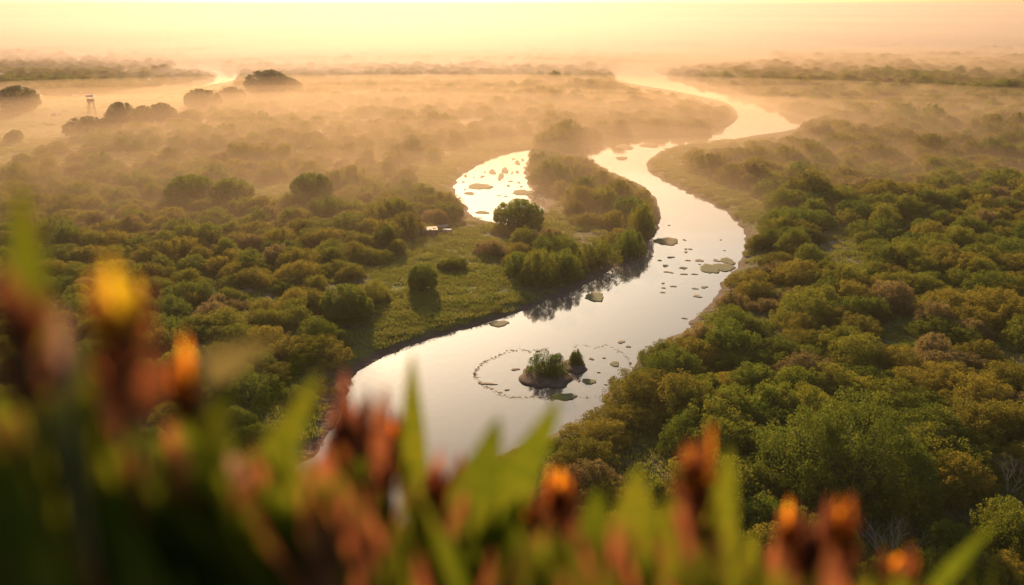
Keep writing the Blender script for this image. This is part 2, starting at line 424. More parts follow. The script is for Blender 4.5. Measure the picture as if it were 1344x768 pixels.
def gz(x, y):
    x = np.atleast_1d(np.float64(x)); y = np.atleast_1d(np.float64(y))
    return np.maximum(land(x, y, water_sdf(x, y)), bluff(x, y))
def plant(kind, parts, names, x, y, s, rz, label, cat, group=None, sz=1.0, z=None):
    z = float(gz(x, y)[0]) if z is None else z
    r = empty(kind, (x, y, z-.05), rz); r.scale = (s[0], s[1], s[2]); tag(r, label, cat, group)
    for nm, me in zip(names, parts): link(nm, me, None, r)
    return r

veil = volume_mat('thin_mist', (.54,.42,.285), 0.0029, .42)
mist_m = veil
for a in [(450, 185, 330, 130, 13), (380, 160, 260, 120, 12), (560, 150, 330, 150, 14), (1150, 140, 200, 80, 9), (1250, 100, 380, 170, 12), (430, 225, 190, 95, 11), (330, 265, 170, 70, 9), (1050, 235, 200, 70, 8), (1200, 90, 460, 130, 15), (590, 132, 170, 90, 12), (1250, 170, 250, 100, 10)]:
    mist(*a, 'thin veil of warm mist just above the scrub')

placed = []   # (x, y, radius) of everything set by hand: the thicket keeps clear of it
def crown_at(px, py_base, wpx, hpx, src, kind, label, cat, group=None, seed=0, names=('crown', 'trunk')):
    """stand a tree where its foot shows in the photograph, as wide and high in metres as it measures there"""
    x, y = G(px, py_base, 1.0); dep = y*cP+39*sP; sc = dep/F
    me, st, tone, R, H = src
    W_, H_ = wpx*sc*.94, max(hpx-wpx*.5*39/math.hypot(39, y), hpx*.45)*sc*.92
    placed.append((x, y+W_*.25, W_*.42))
    return plant(kind, (me, st), names, x, y+W_*.30, (W_/(2*R), W_/(2*R), H_*.92/H), seed*1.7, label, cat, group)

D0, D1, D2 = DOME
for a in [
 (14, 152, 66, 44, D2, 'round_tree', 'dense dark tree at the outer edge of the straw coloured meadow', 'tree'),
 (105, 182, 58, 36, D2, 'round_tree', 'low dark dome shaped tree in front of the lookout tower', 'tree'),
 (138, 180, 40, 30, D2, 'round_tree', 'squat dark tree filling the gap between the dome tree and the tall one', 'tree'),
 (158, 172, 42, 46, D2, 'round_tree', 'tallest dark tree of the meadow clump, beside the lookout tower', 'tree'),
 (184, 168, 32, 34, D2, 'round_tree', 'narrow dark tree in the middle of the meadow clump', 'tree'),
 (207, 166, 44, 34, D2, 'round_tree', 'rounded dark tree ending the meadow clump on the misty side', 'tree'),
 (265, 145, 54, 34, D2, 'round_tree', 'hazy round tree below the bend of the thin brook', 'tree'),
 (302, 136, 38, 26, D2, 'round_tree', 'smaller hazy tree squeezed between two bigger ones near the brook bend', 'tree'),
 (345, 128, 62, 40, D2, 'round_tree', 'big hazy peaked tree just beyond the bend of the brook', 'tree'),
 (376, 126, 40, 26, D2, 'round_tree', 'faint low tree fading into mist next to the peaked tree', 'tree'),
 (16, 190, 26, 20, D1, 'round_shrub', 'small round shrub alone on the meadow edge', 'shrub'),
 (126, 198, 40, 17, D1, 'round_shrub', 'low wide shrub in the open below the dark meadow clump', 'shrub'),
 (246, 268, 68, 46, D0, 'round_tree', 'broad green dome tree, the first of two joined in the field', 'tree'),
 (300, 269, 60, 40, D0, 'round_tree', 'lower green dome tree joined to a broader one in the field', 'tree'),
 (407, 266, 56, 42, D0, 'round_tree', 'single green dome tree beside the small pale glade', 'tree'),
 (681, 302, 68, 48, D0, 'round_tree', 'large perfectly round tree at the near edge of the pond', 'tree'),
 (554, 384, 40, 42, D0, 'round_shrub', 'small ball shaped bush alone on the grassy river bank', 'shrub'),
 (594, 356, 44, 22, D1, 'round_shrub', 'low flat shrub on the bank grass behind the ball bush', 'shrub'),
 (450, 425, 84, 64, D1, 'round_tree', 'bright topped tree where the thicket meets the bank meadow', 'tree'),
 (522, 295, 52, 42, D1, 'round_tree', 'rounded tree at the thicket edge above the little shed', 'tree'),
 (583, 290, 60, 30, D1, 'round_shrub', 'spreading shrub between the shed and the pond', 'shrub'),
 (520, 336, 30, 26, D1, 'round_shrub', 'small shrub at the head of the bare track by the shed', 'shrub'),
]:
    crown_at(*a, seed=len(placed))
S = SHR
hedge = 'shrubs of the hedge on the peninsula'
for (px, py, wp, hp, si, lb) in [
 (708, 222, 34, 32, 0, 'pointed shrub at the far tip of the peninsula hedge beside the pond'),
 (724, 232, 44, 36, 1, 'tawny shrub second from the far tip of the peninsula hedge'),
 (744, 246, 56, 40, 0, 'wide tawny shrub of the peninsula hedge level with the pond middle'),
 (768, 262, 56, 40, 3, 'feathery shrub in the middle of the peninsula hedge facing the river'),
 (752, 282, 40, 26, 2, 'low golden shrub on the pond side of the peninsula hedge'),
 (796, 276, 60, 44, 1, 'tall shrub overhanging the river halfway down the peninsula hedge'),
 (826, 290, 64, 46, 4, 'deep green shrub of the peninsula hedge at the waters edge'),
 (846, 308, 52, 60, 3, 'tallest green shrub at the outer bend of the peninsula'),
 (802, 300, 44, 32, 2, 'golden shrub behind the tall green ones of the peninsula bend'),
 (822, 332, 62, 52, 4, 'full green shrub next to the tallest one on the peninsula bend'),
 (784, 346, 66, 50, 1, 'rounded green shrub between the bend and the big near clump of the peninsula'),
 (748, 364, 68, 56, 4, 'big leafy shrub ending the near clump on the river side'),
 (708, 372, 70, 60, 3, 'biggest shrub of the near clump above the grassy bank'),
 (676, 364, 48, 48, 4, 'shrub closing the near clump on its meadow side'),
 (642, 338, 58, 28, 7, 'brownish low shrub between the round pond tree and the near clump'),
 (684, 336, 50, 24, 5, 'golden brown shrub tucked behind the big near clump'),
 (734, 330, 44, 22, 2, 'golden shrub between the near clump and the pond side grass')]:
    crown_at(px, py, wp, hp, S[si], 'bushy_shrub', lb, 'shrub', hedge, seed=len(placed), names=('foliage', 'stems'))
# one big feathery willow among the near scrub
me, LC, LR = crown_mesh('willow_foliage', 77, 8.2, 9.0, 9, 420, 120, .17, .55, 2.0, .55, sprd=.62, lobe_r=(.34, .5))
me.materials.append(M['olive']); st = stems_mesh('willow_stems', 78, LC, LR, thick=.2); st.materials.append(M['bark'])
x, y = G(1150, 700, 1.0)
plant('willow', (me, st), ('foliage', 'stems'), x, y+5.5, (1, 1, 1), .4, 'largest feathery willow bush, a broad fan of upright sprays near the hill foot', 'shrub')
placed.append((x, y+5.5, 6.5))

# ---------------------------------------------------------------- the thicket
pts = []
for (r0, r1, sp, a0) in ((30, 250, 4.7, 58), (250, 600, 6.4, 46), (600, 950, 7.5, 42), (950, 1700, 13.0, 42)):
    n = int(2*r1*math.sin(math.radians(a0))/sp); ny = int(r1/sp)
    gx, gy = np.meshgrid((np.arange(n)-n/2)*sp, np.arange(ny)*sp)
    gx = gx + (np.arange(ny)[:, None] % 2)*sp/2
    gx = gx.ravel()+rng.uniform(-.38, .38, gx.size)*sp; gy = gy.ravel()+rng.uniform(-.38, .38, gy.size)*sp
    rr = np.hypot(gx, gy); k = (rr >= r0) & (rr < r1) & (np.abs(np.degrees(np.arctan2(gx, gy))) < a0)
    pts.append(np.stack([gx[k], gy[k], np.full(k.sum(), sp)], -1))
pts = np.concatenate(pts); x, y, sp = pts.T
d = water_sdf(x, y); PX, PY = to_px(x, y, 1.0)
leftside = (PX < 690) & (PY < 420) | (PX < 430)
s = rng.uniform(.72, 1.2, len(x)) * (.75+.5*vnoise(x, y, 22, 21))
s = np.where(leftside, s*.73, s*.95) * np.where(sp > 10, 1.9, np.where(sp > 6, 1.15, 1.0))
nearbank = (PX > 560) & (PY > 395) & (PX < 1100)
keep = (d > np.where(nearbank, .4+1.1*s, 1.0+2.2*s)) & (bluff(x, y) < 2)
for k_, pl in clear.items():
    q = inside(x, y, pl); dd = seg_dist(x, y, pl); keep &= ~q & (dd > s*{'slope': .3, 'farbank': 2.0, 'path': 2.2, 'gap': 2.0, 'pondside': 1.8}.get(k_, 2.9))
for (a, b_, r) in placed: keep &= np.hypot(x-a, y-b_) > r+1.4*s
thin = vnoise(x, y, 15, 31)*.6+vnoise(x, y, 6, 32)*.4
keep &= (thin > np.where(leftside, .23, .18)) | (sp > 10)
# no crown may rise in front of open water: shrubs near a far bank are lower ones
for step in range(4):
    bad = np.zeros(len(x), bool); kk = keep.nonzero()[0]
    for fr in (1.0, .8, .6, .4, .2):
        q = CAM_H/(CAM_H-1.2-4.6*s[kk]*fr); bad[kk] |= water_sdf(x[kk]*q, y[kk]*q) < np.where(nearbank[kk], -1.8, -.5 if fr > .5 else 1.0)
    if step < 3: s = np.where(bad, s*.68, s)
keep &= ~bad
x, y, s, sp, d = (v[keep] for v in (x, y, s, sp, d)); PX, PY = to_px(x, y, 1.0); leftside = (PX < 690) & (PY < 420) | (PX < 430)
rzv = rng.uniform(0, 6.283, len(x))
tn = vnoise(x, y, 26, 41)*.6+rng.uniform(0, 1, len(x))*.4
warm = np.clip(.15+(y-80)/500, 0, .6)
si = np.where(tn < .34-warm*.2, rng.choice([4, 6], len(x)), np.where(tn < .62-warm*.35, rng.choice([0, 1, 3], len(x)), rng.choice([2, 5, 2, 5, 7], len(x))))
zz = gz(x, y)
hs = s*rng.uniform(.5, 1.0, len(x))*(.85+.3*vnoise(x, y, 17, 77))*np.where(sp > 10, .5, 1.0)
# which ones show largest
dist = np.hypot(x, y); show = s*4.5/dist
inv = (PX > -30) & (PX < 1374) & (PY < 800) & (PY > 20)
# foreground plants hide the lowest part of the picture
hid = (PY > 690) & (PX < 1200) | (PY > 560) & (PX < 560) | (PY > 640) & (PX < 900)
rank = np.argsort(-(show*inv*~hid))[:262]
isin = np.zeros(len(x), bool); isin[rank] = True
LM = [('the islet', 735, 485), ('the shed', 570, 318), ('the ball bush', 554, 375), ('the round pond tree', 681, 290),
      ('the bare track gap', 1100, 335), ('the far dark gap', 1185, 455), ('the largest willow', 1150, 650),
      ('the lily raft', 945, 350), ('the bright topped bank tree', 450, 400), ('the glade', 352, 262),
      ('the joined dome trees', 270, 260), ('the outer bank top', 870, 225), ('the river bend', 980, 300),
      ('the lower outer waterline', 790, 550), ('the pond outlet', 600, 270), ('the hidden lower bank', 420, 560),
      ('the hill foot', 900, 640), ('the deep shade of the valley side', 1330, 560), ('the far edge of view', 1320, 400), ('the high misty side', 1250, 280),
      ('the near dark field corner', 60, 420), ('the middle of the near field', 260, 350), ('the field corner', 20, 300), ('the crest before the lily raft', 1080, 480)]
LMP = np.array([G(a, b_) for _, a, b_ in LM])
ORD = ['', 'second ', 'third ', 'fourth ', 'fifth ', 'sixth ', 'seventh ', 'eighth ', 'ninth ', 'tenth ', 'eleventh ', 'twelfth ', 'thirteenth ', 'fourteenth ', 'fifteenth ', 'sixteenth ', 'seventeenth ', 'eighteenth ']
tonew = {'olive': 'olive', 'gold': 'golden', 'green': 'green', 'brown': 'brown'}
items = []
for i in rank:
    dd = np.hypot(LMP[:, 0]-x[i], LMP[:, 1]-y[i]); k_ = int(dd.argmin()); items.append((k_, dd[k_], int(i)))
items.sort(); cnt = {}
for (k_, dd, i) in items:
    me, st, tone, R, H = SHR[si[i]]
    key = (k_, tone); n_ = cnt.get(key, 0); cnt[key] = n_+1
    o_ = ORD[n_] if n_ < 18 else None
    ad = 'small' if s[i] < .62 else ('broad' if s[i] > .95 else 'mid-sized')
    side = 'outer bank' if not leftside[i] else 'meadow side'
    if o_ is not None: lb = f'{ad} {tonew[tone]} shrub, {o_}nearest {tonew[tone]} one to {LM[k_][0]}'
    else: lb = f'{tonew[tone]} thicket shrub in the mass well away from {LM[k_][0]}'
    plant('thicket_shrub', (me, st), ('foliage', 'stems'), float(x[i]), float(y[i]), (s[i], s[i], hs[i]), float(rzv[i]), lb, 'shrub',
          'shrubs of the riverside thicket' if o_ is not None else f'{tonew[tone]} shrubs massed away from {LM[k_][0]}', z=float(zz[i]))

# everything beyond those: one mass, copies of the same shrubs on points
def scatter(name, X_, Y_, Z_, rot, scl, idx, meshes, label, kind='stuff'):
    me = bpy.data.meshes.new(name); me.vertices.add(len(X_))
    me.vertices.foreach_set('co', np.stack([X_, Y_, Z_], -1).astype(np.float32).ravel())
    for nm, ty, arr in (('rz', 'FLOAT', rot), ('vi', 'INT', idx)):
        a = me.attributes.new(nm, ty, 'POINT'); a.data.foreach_set('value', np.asarray(arr, np.int32 if ty == 'INT' else np.float32))
    a = me.attributes.new('sc', 'FLOAT_VECTOR', 'POINT'); a.data.foreach_set('vector', np.asarray(scl, np.float32).ravel())
    o = link(name, me); tag(o, label, kind=kind)
    ng = bpy.data.node_groups.new(name+'_nodes', 'GeometryNodeTree')
    ng.interface.new_socket('Geometry', in_out='INPUT', socket_type='NodeSocketGeometry')
    ng.interface.new_socket('Geometry', in_out='OUTPUT', socket_type='NodeSocketGeometry')
    N_ = ng.nodes; L_ = ng.links
    gi = N_.new('NodeGroupInput'); go = N_.new('NodeGroupOutput'); ip = N_.new('GeometryNodeInstanceOnPoints'); jn = N_.new('GeometryNodeJoinGeometry')
    for src in reversed(meshes):
        oi = N_.new('GeometryNodeObjectInfo'); oi.inputs['Object'].default_value = src; oi.inputs['As Instance'].default_value = True
        oi.transform_space = 'ORIGINAL'; L_.new(oi.outputs['Geometry'], jn.inputs[0])
    def at(nm, ty):
        q = N_.new('GeometryNodeInputNamedAttribute'); q.data_type = ty; q.inputs['Name'].default_value = nm; return q.outputs[0]
    cx = N_.new('ShaderNodeCombineXYZ'); L_.new(at('rz', 'FLOAT'), cx.inputs[2])
    L_.new(gi.outputs[0], ip.inputs['Points']); L_.new(jn.outputs[0], ip.inputs['Instance'])
    ip.inputs['Pick Instance'].default_value = True
    L_.new(at('vi', 'INT'), ip.inputs['Instance Index']); L_.new(cx.outputs[0], ip.inputs['Rotation']); L_.new(at('sc', 'FLOAT_VECTOR'), ip.inputs['Scale'])
    L_.new(ip.outputs[0], go.inputs[0])
    mo = o.modifiers.new('scatter', 'NODES'); mo.node_group = ng
    return o
first = []
for (me, st, tone, R, H) in SHR:
    first.append(next(o for o in COL.objects if o.type == 'MESH' and o.data == me))
k = ~isin
scatter('shrubland', x[k], y[k], zz[k]-.05, rzv[k], np.stack([s[k], s[k], hs[k]], -1), si[k], first, 'unbroken mass of scrub fading into the morning haze')

# low tufts of herbs on the open banks and between the shrubs
def tuft_mesh(name, seed, n, h, sp_):
    g = np.random.default_rng(seed); a_ = g.uniform(0, 6.283, n); q = np.sqrt(g.uniform(0, 1, n))*sp_
    base = np.stack([q*np.cos(a_), q*np.sin(a_), np.zeros(n)], -1)
    ax = unit(np.stack([g.normal(size=n)*.45, g.normal(size=n)*.45, np.ones(n)], -1)); L = h*g.uniform(.5, 1.3, n)
    s_ = unit(np.cross(ax, g.normal(size=(n, 3))))
    V, Fa = leaf_quads(base+ax*(L*.42)[:, None], ax, s_, L, L*.16)
    return mesh_np(name, V, Fa, tint=g.uniform(0, 1, n))
tx, ty = [], []
for k_, dens in (('bank', .55), ('pondside', .3), ('pondhedge', .5), ('farbank', .35), ('slope', 1.2), ('path', .12), ('gap', .5), ('meadow', .02), ('glade', .2)):
    pl = clear[k_]; lo, hi = pl.min(0), pl.max(0); n = int((hi-lo).prod()*dens)
    qx = rng.uniform(lo[0], hi[0], n); qy = rng.uniform(lo[1], hi[1], n); kk = inside(qx, qy, pl); tx.append(qx[kk]); ty.append(qy[kk])
qx = rng.uniform(-160, 160, 26000); qy = rng.uniform(60, 300, 26000); tx.append(qx); ty.append(qy)
tx = np.concatenate(tx); ty = np.concatenate(ty); td = water_sdf(tx, ty); kk = (td > 1.6) & (bluff(tx, ty) < 1); tx, ty = tx[kk], ty[kk]
src = []
for i in range(3):
    me = tuft_mesh('herb_tuft', 500+i, 260, .30, 1.1); o = link('herb_tuft', me, M['grass'], None, (G(600+30*i, 380)[0], G(600+30*i, 380)[1], float(gz(*G(600+30*i, 380))[0])))
    tag(o, f'{["pale", "tall", "spreading"][i]} grass tuft out on the open bank meadow', 'grass tuft'); src.append(o)
ts = rng.uniform(.6, 1.5, len(tx))
scatter('ground_cover', tx, ty, gz(tx, ty)-.03, rng.uniform(0, 6.28, len(tx)), np.stack([ts, ts, ts*rng.uniform(.6, 1.3, len(tx))], -1), rng.integers(0, 3, len(tx)), src, 'herbs and grass covering banks and the floor between shrubs')

# ---------------------------------------------------------------- on the water
def blob(name, rx, ry, seed, h=.05, n=28, rough=.2, dome=.0):
    g = random.Random(seed); ph = [g.uniform(0, 6.28) for _ in range(4)]; V_ = []; F_ = []
    rings = [(1.0, -.12), (1.0, h), (.85, h+.02+dome*.35), (.5, h+.03+dome*.8), (.2, h+.03+dome)]
    for (q, z_) in rings:
        for k_ in range(n):
            a = k_*2*math.pi/n; r = q*(1+rough*(math.sin(2*a+ph[0])*.5+math.sin(3*a+ph[1])*.5+math.sin(7*a+ph[2])*.3+math.sin(11*a+ph[3])*.2))
            V_.append((rx*r*math.cos(a), ry*r*math.sin(a), z_))
    for i in range(len(rings)-1):
        for k_ in range(n): F_.append((i*n+k_, i*n+(k_+1) % n, (i+1)*n+(k_+1) % n, (i+1)*n+k_))
    V_.append((0, 0, h+.03+dome)); c_ = len(V_)-1; q = (len(rings)-1)*n
    for k_ in range(n): F_.append((q+k_, q+(k_+1) % n, c_))
    me = bpy.data.meshes.new(name); me.from_pydata(V_, [], F_); me.polygons.foreach_set('use_smooth', [True]*len(F_)); me.update(); return me
def mpp(py): dd = ray(672, py); t_ = -CAM_H/dd.z; return t_/F, t_*math.hypot(1, 0)/F/(-dd.z/ dd.length)*1.0
for i, (px, py, wp, hp, lb) in enumerate([
 (781, 390, 26, 12, 'oval green lily mat alone in mid river below the near clump'),
 (875, 317, 30, 11, 'oval green lily mat touching the peninsula bend'),
 (655, 425, 26, 8, 'dull lily mat against the muddy meadow bank'),
 (931, 353, 22, 14, 'lily raft lobe farthest out from the outer bank'),
 (950, 351, 26, 12, 'broad lily raft lobe lying against the outer bank'),
 (955, 343, 18, 9, 'upper lily raft lobe under the outer bank shrubs'),
 (807, 478, 13, 7, 'little round lily mat nearest the shrub side of the ring'),
 (773, 501, 17, 8, 'little oval lily mat just off the islet'),
 (741, 521, 30, 10, 'yellow green weed patch lying across the floating ring'),
 (630, 245, 32, 8, 'largest weed mat in the middle of the pond'),
 (686, 253, 28, 7, 'weed mat behind the round pond tree'),
 (633, 279, 18, 4, 'thin weed mat at the near end of the pond'),
 (616, 254, 14, 4, 'narrow weed mat close to the pond edge'),
 (820, 193, 20, 8, 'reedy shoal rising below the far river bend'),
 (852, 191, 22, 6, 'flat shoal beside the reedy one at the far bend'),
 (816, 208, 16, 5, 'small shoal nearer than the two below the far bend')]):
    x_, y_ = G(px, py); a_, b_ = mpp(py)
    o = link('lily_mat', blob('lily_mat', wp*a_/2, hp*b_/2, i, .05), M['pad'], None, (x_, y_, -.02+.004*(i % 3)))
    tag(o, lb, 'lily mat', 'floating mats of lilies and weed')
fleck = [blob('weed_fleck', 1, 1, 60+i, .03, 12, .35) for i in range(3)]
for f_ in fleck: f_.materials.append(M['weed'])
FL = [(903,342,7,2,'river'),(895,352,7,2,'river'),(900,331,5,2,'river'),(918,342,10,4,'river'),(940,342,8,4,'river'),(898,352,8,3,'river'),(898,360,9,2,'river'),(911,360,8,2,'river'),
 (880,338,11,2,'river'),(866,342,5,2,'river'),(855,336,4,2,'river'),(873,349,8,3,'river'),(875,357,7,2,'river'),(881,358,5,2,'river'),(870,372,5,2,'river'),(884,376,8,2,'river'),
 (912,379,8,2,'river'),(924,377,10,3,'river'),(871,378,5,2,'river'),(915,389,10,4,'river'),(900,327,4,2,'river'),(906,327,5,2,'river'),(898,315,4,2,'river'),(878,296,4,1,'river'),
 (870,384,6,2,'river'),(898,418,7,2,'river'),(946,315,3,1,'river'),(951,329,3,1,'river'),(918,347,3,1,'river'),
 (815,449,10,4,'ring'),(825,455,6,3,'ring'),(776,471,6,4,'ring'),(760,500,4,3,'ring'),(793,470,4,2,'ring'),(795,505,4,2,'ring'),(676,485,12,3,'ring'),(786,489,4,2,'ring'),
 (640,504,22,3,'ring'),(665,512,7,2,'ring'),(706,461,5,2,'ring'),
 (646,226,9,7,'pond'),(657,232,8,9,'pond'),(663,224,8,10,'pond'),(679,214,7,6,'pond'),(672,227,3,3,'pond'),(679,226,4,4,'pond'),(667,244,4,3,'pond'),(633,232,6,3,'pond'),(608,239,4,2,'pond'),
 (611,231,4,4,'pond'),(610,249,3,2,'pond'),(670,238,6,2,'pond'),(681,240,4,2,'pond'),(684,245,4,2,'pond'),(622,233,3,1,'pond'),(636,226,3,2,'pond'),(640,242,3,1,'pond'),(655,257,5,1,'pond'),(664,258,5,1,'pond'),
 (674,209,5,2,'pond'),(686,210,3,4,'pond'),(606,281,4,3,'pond')]
nm_ = {'river': 'small dark weed fleck drifting between the peninsula bend and the lily raft', 'ring': 'small dark weed fleck floating around the islet ring', 'pond': 'small dark weed fleck in the glaring pond'}
for i, (px, py, wp, hp, zn) in enumerate(FL):
    x_, y_ = G(px, py); a_, b_ = mpp(py)
    o = link('weed_fleck', fleck[i % 3], None, None, (x_, y_, .006)); o.scale = (wp*a_/2, hp*b_/2, 1); o.rotation_euler = (0, 0, 0)
    tag(o, nm_[zn], 'weed fleck', {'river': 'weed flecks below the peninsula bend', 'ring': 'weed flecks around the islet', 'pond': 'weed flecks in the pond'}[zn])
# the broken ring of drifting weed around the islet
rb = MB(); g = random.Random(4)
def ring_bits(cx, cy, rx, ry, a0, a1, n, dens):
    for i in range(n):
        a = math.radians(a0+(a1-a0)*(i+g.random())/n)
        if g.random() > dens(math.degrees(a) % 360): continue
        px = cx+rx*math.cos(a)+g.gauss(0, 1.2); py = cy-ry*math.sin(a)+g.gauss(0, 1.0)+1.6*math.sin(a*5)+1.2*math.sin(a*11)
        x_, y_ = G(px, py); q = g.uniform(.03, .13); th = g.uniform(0, 3.14)
        k_ = 7; vs_ = []
        for z_ in (-.05, .010):
            for j in range(k_):
                b2 = j*2*math.pi/k_; r_ = q*(1+g.uniform(-.3, .3)); u_, v_ = r_*1.7*math.cos(b2), r_*.7*math.sin(b2)
                vs_.append((x_+u_*math.cos(th)-v_*math.sin(th), y_+u_*math.sin(th)+v_*math.cos(th), z_))
        rb.add(vs_, [tuple(range(k_, 2*k_))]+[(j, (j+1) % k_, k_+(j+1) % k_, k_+j) for j in range(k_)])
ring_bits(728, 491, 105, 33, 95, 300, 620, lambda a: (.8 if a < 270 else .35)*(1 if int(a*.31) % 4 else .25))
ring_bits(728, 491, 105, 33, 300, 350, 100, lambda a: .25)
ring_bits(768, 478, 60, 25, -10, 110, 210, lambda a: .4*(1 if int(a*.2) % 3 else .2))
o = link('weed_ring', rb.mesh('weed_ring'), M['weed']); tag(o, 'thin broken ring of drifting weed curled round the islet', 'weed', kind='stuff')
# islet: two mud mounds with a bush on each
def mound(px, py, wp, hp, h, lb, sd_):
    x_, y_ = G(px, py); a_, b_ = mpp(py)
    o = link('mud_islet', blob('mud_islet', wp*a_/2, hp*b_/2, sd_, .07, 48, .16, h), M['mud'], None, (x_, y_, 0)); tag(o, lb, 'islet', kind='structure'); return x_, y_
mx_, my_ = mound(716, 494, 62, 36, .22, 'rounded bare mud islet in the river', 3)
plant('islet_bush', (SHR[4][0], SHR[4][1]), ('foliage', 'stems'), mx_+.35, my_+.6, (.52, .52, .66), 1.0, 'leafy green bush on the bigger mud islet', 'shrub', z=.2)
mx_, my_ = mound(753, 481, 36, 18, .15, 'smaller mud spit joined to the islet', 5)
plant('islet_bush', (SHR[6][0], SHR[6][1]), ('foliage', 'stems'), mx_+.4, my_+.3, (.34, .34, .5), 2.4, 'smaller upright bush on the mud spit beside the islet', 'shrub', z=.15)
print('flecks', len(FL), 'shrubs', len(rank), 'mass', int(k.sum()) if hasattr(k, 'sum') else 0)

# ---------------------------------------------------------------- built things
def tower():
    x_, y_ = G(122, 158); z_ = float(gz(x_, y_)[0]); r = empty('lookout_tower', (x_, y_, z_), .15); r.scale = (.7, .7, .85)
    tag(r, 'spindly wooden lookout tower with a pale roof on the meadow', 'tower')
    H_ = 5.9
    for sx in (-1, 1):
        for sy in (-1, 1):
            b_ = MB(); b_.tube([(sx*1.9, sy*1.9, -.3), (sx*1.1, sy*1.1, H_)], [.17, .13], 8); link('leg', b_.mesh('leg'), M['wood'], r)
    for k_ in range(4):
        b_ = MB(); a0 = math.pi/4+k_*math.pi/2; a1 = a0+math.pi/2
        def pt(a, z__): q = 1.9-(.8*z__/H_); return (math.cos(a)*q*1.414, math.sin(a)*q*1.414, z__)
        for z0_, z1_ in ((.6, 3.8), (3.8, 7.0)):
            b_.tube([pt(a0, z0_), pt(a1, z1_)], [.07, .07], 6); b_.tube([pt(a1, z0_), pt(a0, z1_)], [.07, .07], 6)
        link('brace', b_.mesh('brace'), M['wood'], r)
    b_ = MB(); b_.box((0, 0, H_+.1), (3.4, 3.4, .2)); link('platform', b_.mesh('platform'), M['wood'], r)
    b_ = MB()
    for sy in (-1, 1): b_.box((0, sy*1.45, H_+.65), (3.0, .08, .9))
    for sx in (-1, 1): b_.box((sx*1.45, 0, H_+.65), (.08, 2.8, .9))
    for sx in (-1, 1):
        for sy in (-1, 1): b_.box((sx*1.36, sy*1.36, H_+1.2), (.1, .1, 2.0))
    link('cabin', b_.mesh('cabin'), M['wood'], r)
    b_ = MB(); b_.add([(-1.9,-1.9,H_+2.1),(1.9,-1.9,H_+2.1),(1.9,1.9,H_+2.1),(-1.9,1.9,H_+2.1),(-1.5,0,H_+2.75),(1.5,0,H_+2.75),
        (-1.9,-1.9,H_+2.2),(1.9,-1.9,H_+2.2),(1.9,1.9,H_+2.2),(-1.9,1.9,H_+2.2)],
        [(3,2,1,0),(0,1,7,6),(1,2,8,7),(2,3,9,8),(3,0,6,9),(6,7,5,4),(8,9,4,5),(7,8,5),(9,6,4)])
    link('roof', b_.mesh('roof'), M['white'], r)
    b_ = MB()
    for sx in (-.25, .25): b_.tube([(sx, -2.6, -.2), (sx, -1.5, H_+.2)], [.05, .05], 6)
    for i_ in range(20): b_.tube([(-.25, -2.6+1.1*i_/20, i_*H_/20), (.25, -2.6+1.1*i_/20, i_*H_/20)], [.03, .03], 5)
    link('ladder', b_.mesh('ladder'), M['wood'], r)
tower()
def shed():
    x_, y_ = G(566, 317); z_ = float(gz(x_, y_)[0]); r = empty('shed', (x_, y_, z_), .2); r.scale = (.8, .8, .75)
    tag(r, 'small dark weathered shed with pale roof sheets at the thicket edge', 'shed')
    b_ = MB(); b_.box((0, 0, .75), (2.6, 1.9, 1.5)); link('wall', b_.mesh('wall'), M['tarp'], r)
    rt = Matrix.Rotation(math.radians(10), 3, 'X')
    b_ = MB(); b_.box((0, 0, 1.62), (2.9, 2.2, .07), rt); rf = link('roof', b_.mesh('roof'), M['tarp'], r)
    for k_, (a, c_) in enumerate(((-.3, -.5), (.75, .2))):
        b_ = MB(); b_.box((a, c_, 1.685+c_*.176), (.55, .35, .035), rt @ Matrix.Rotation(.2*k_, 3, 'Z')); link('pale_sheet', b_.mesh('pale_sheet'), M['white'], rf)
    b_ = MB(); b_.box((.5, -.965, .65), (.6, .05, 1.2)); d_ = link('door', b_.mesh('door'), M['wood'], r)
    b_ = MB(); b_.box((.72, -1.01, .65), (.05, .05, .12)); link('handle', b_.mesh('handle'), M['stone'], d_)
shed()
def crate(px, py, sz, lb, m_, rz):
    x_, y_ = G(px, py); z_ = float(gz(x_, y_)[0]); r = empty('storage_box', (x_, y_, z_), rz); tag(r, lb, 'box')
    b_ = MB(); b_.box((0, 0, sz[2]*.42), (sz[0], sz[1], sz[2]*.84)); o1 = link('body', b_.mesh('body'), m_, r)
    b_ = MB(); b_.box((0, 0, sz[2]*.92), (sz[0]+.06, sz[1]+.06, sz[2]*.15)); link('lid', b_.mesh('lid'), m_, r)
crate(552, 317, (1.25, .8, .75), 'white lidded box standing beside the small dark shed', M['white'], .1)
crate(587, 313, (1.5, .8, .5), 'low pale box on the pond side of the shed', M['stone'], -.2)
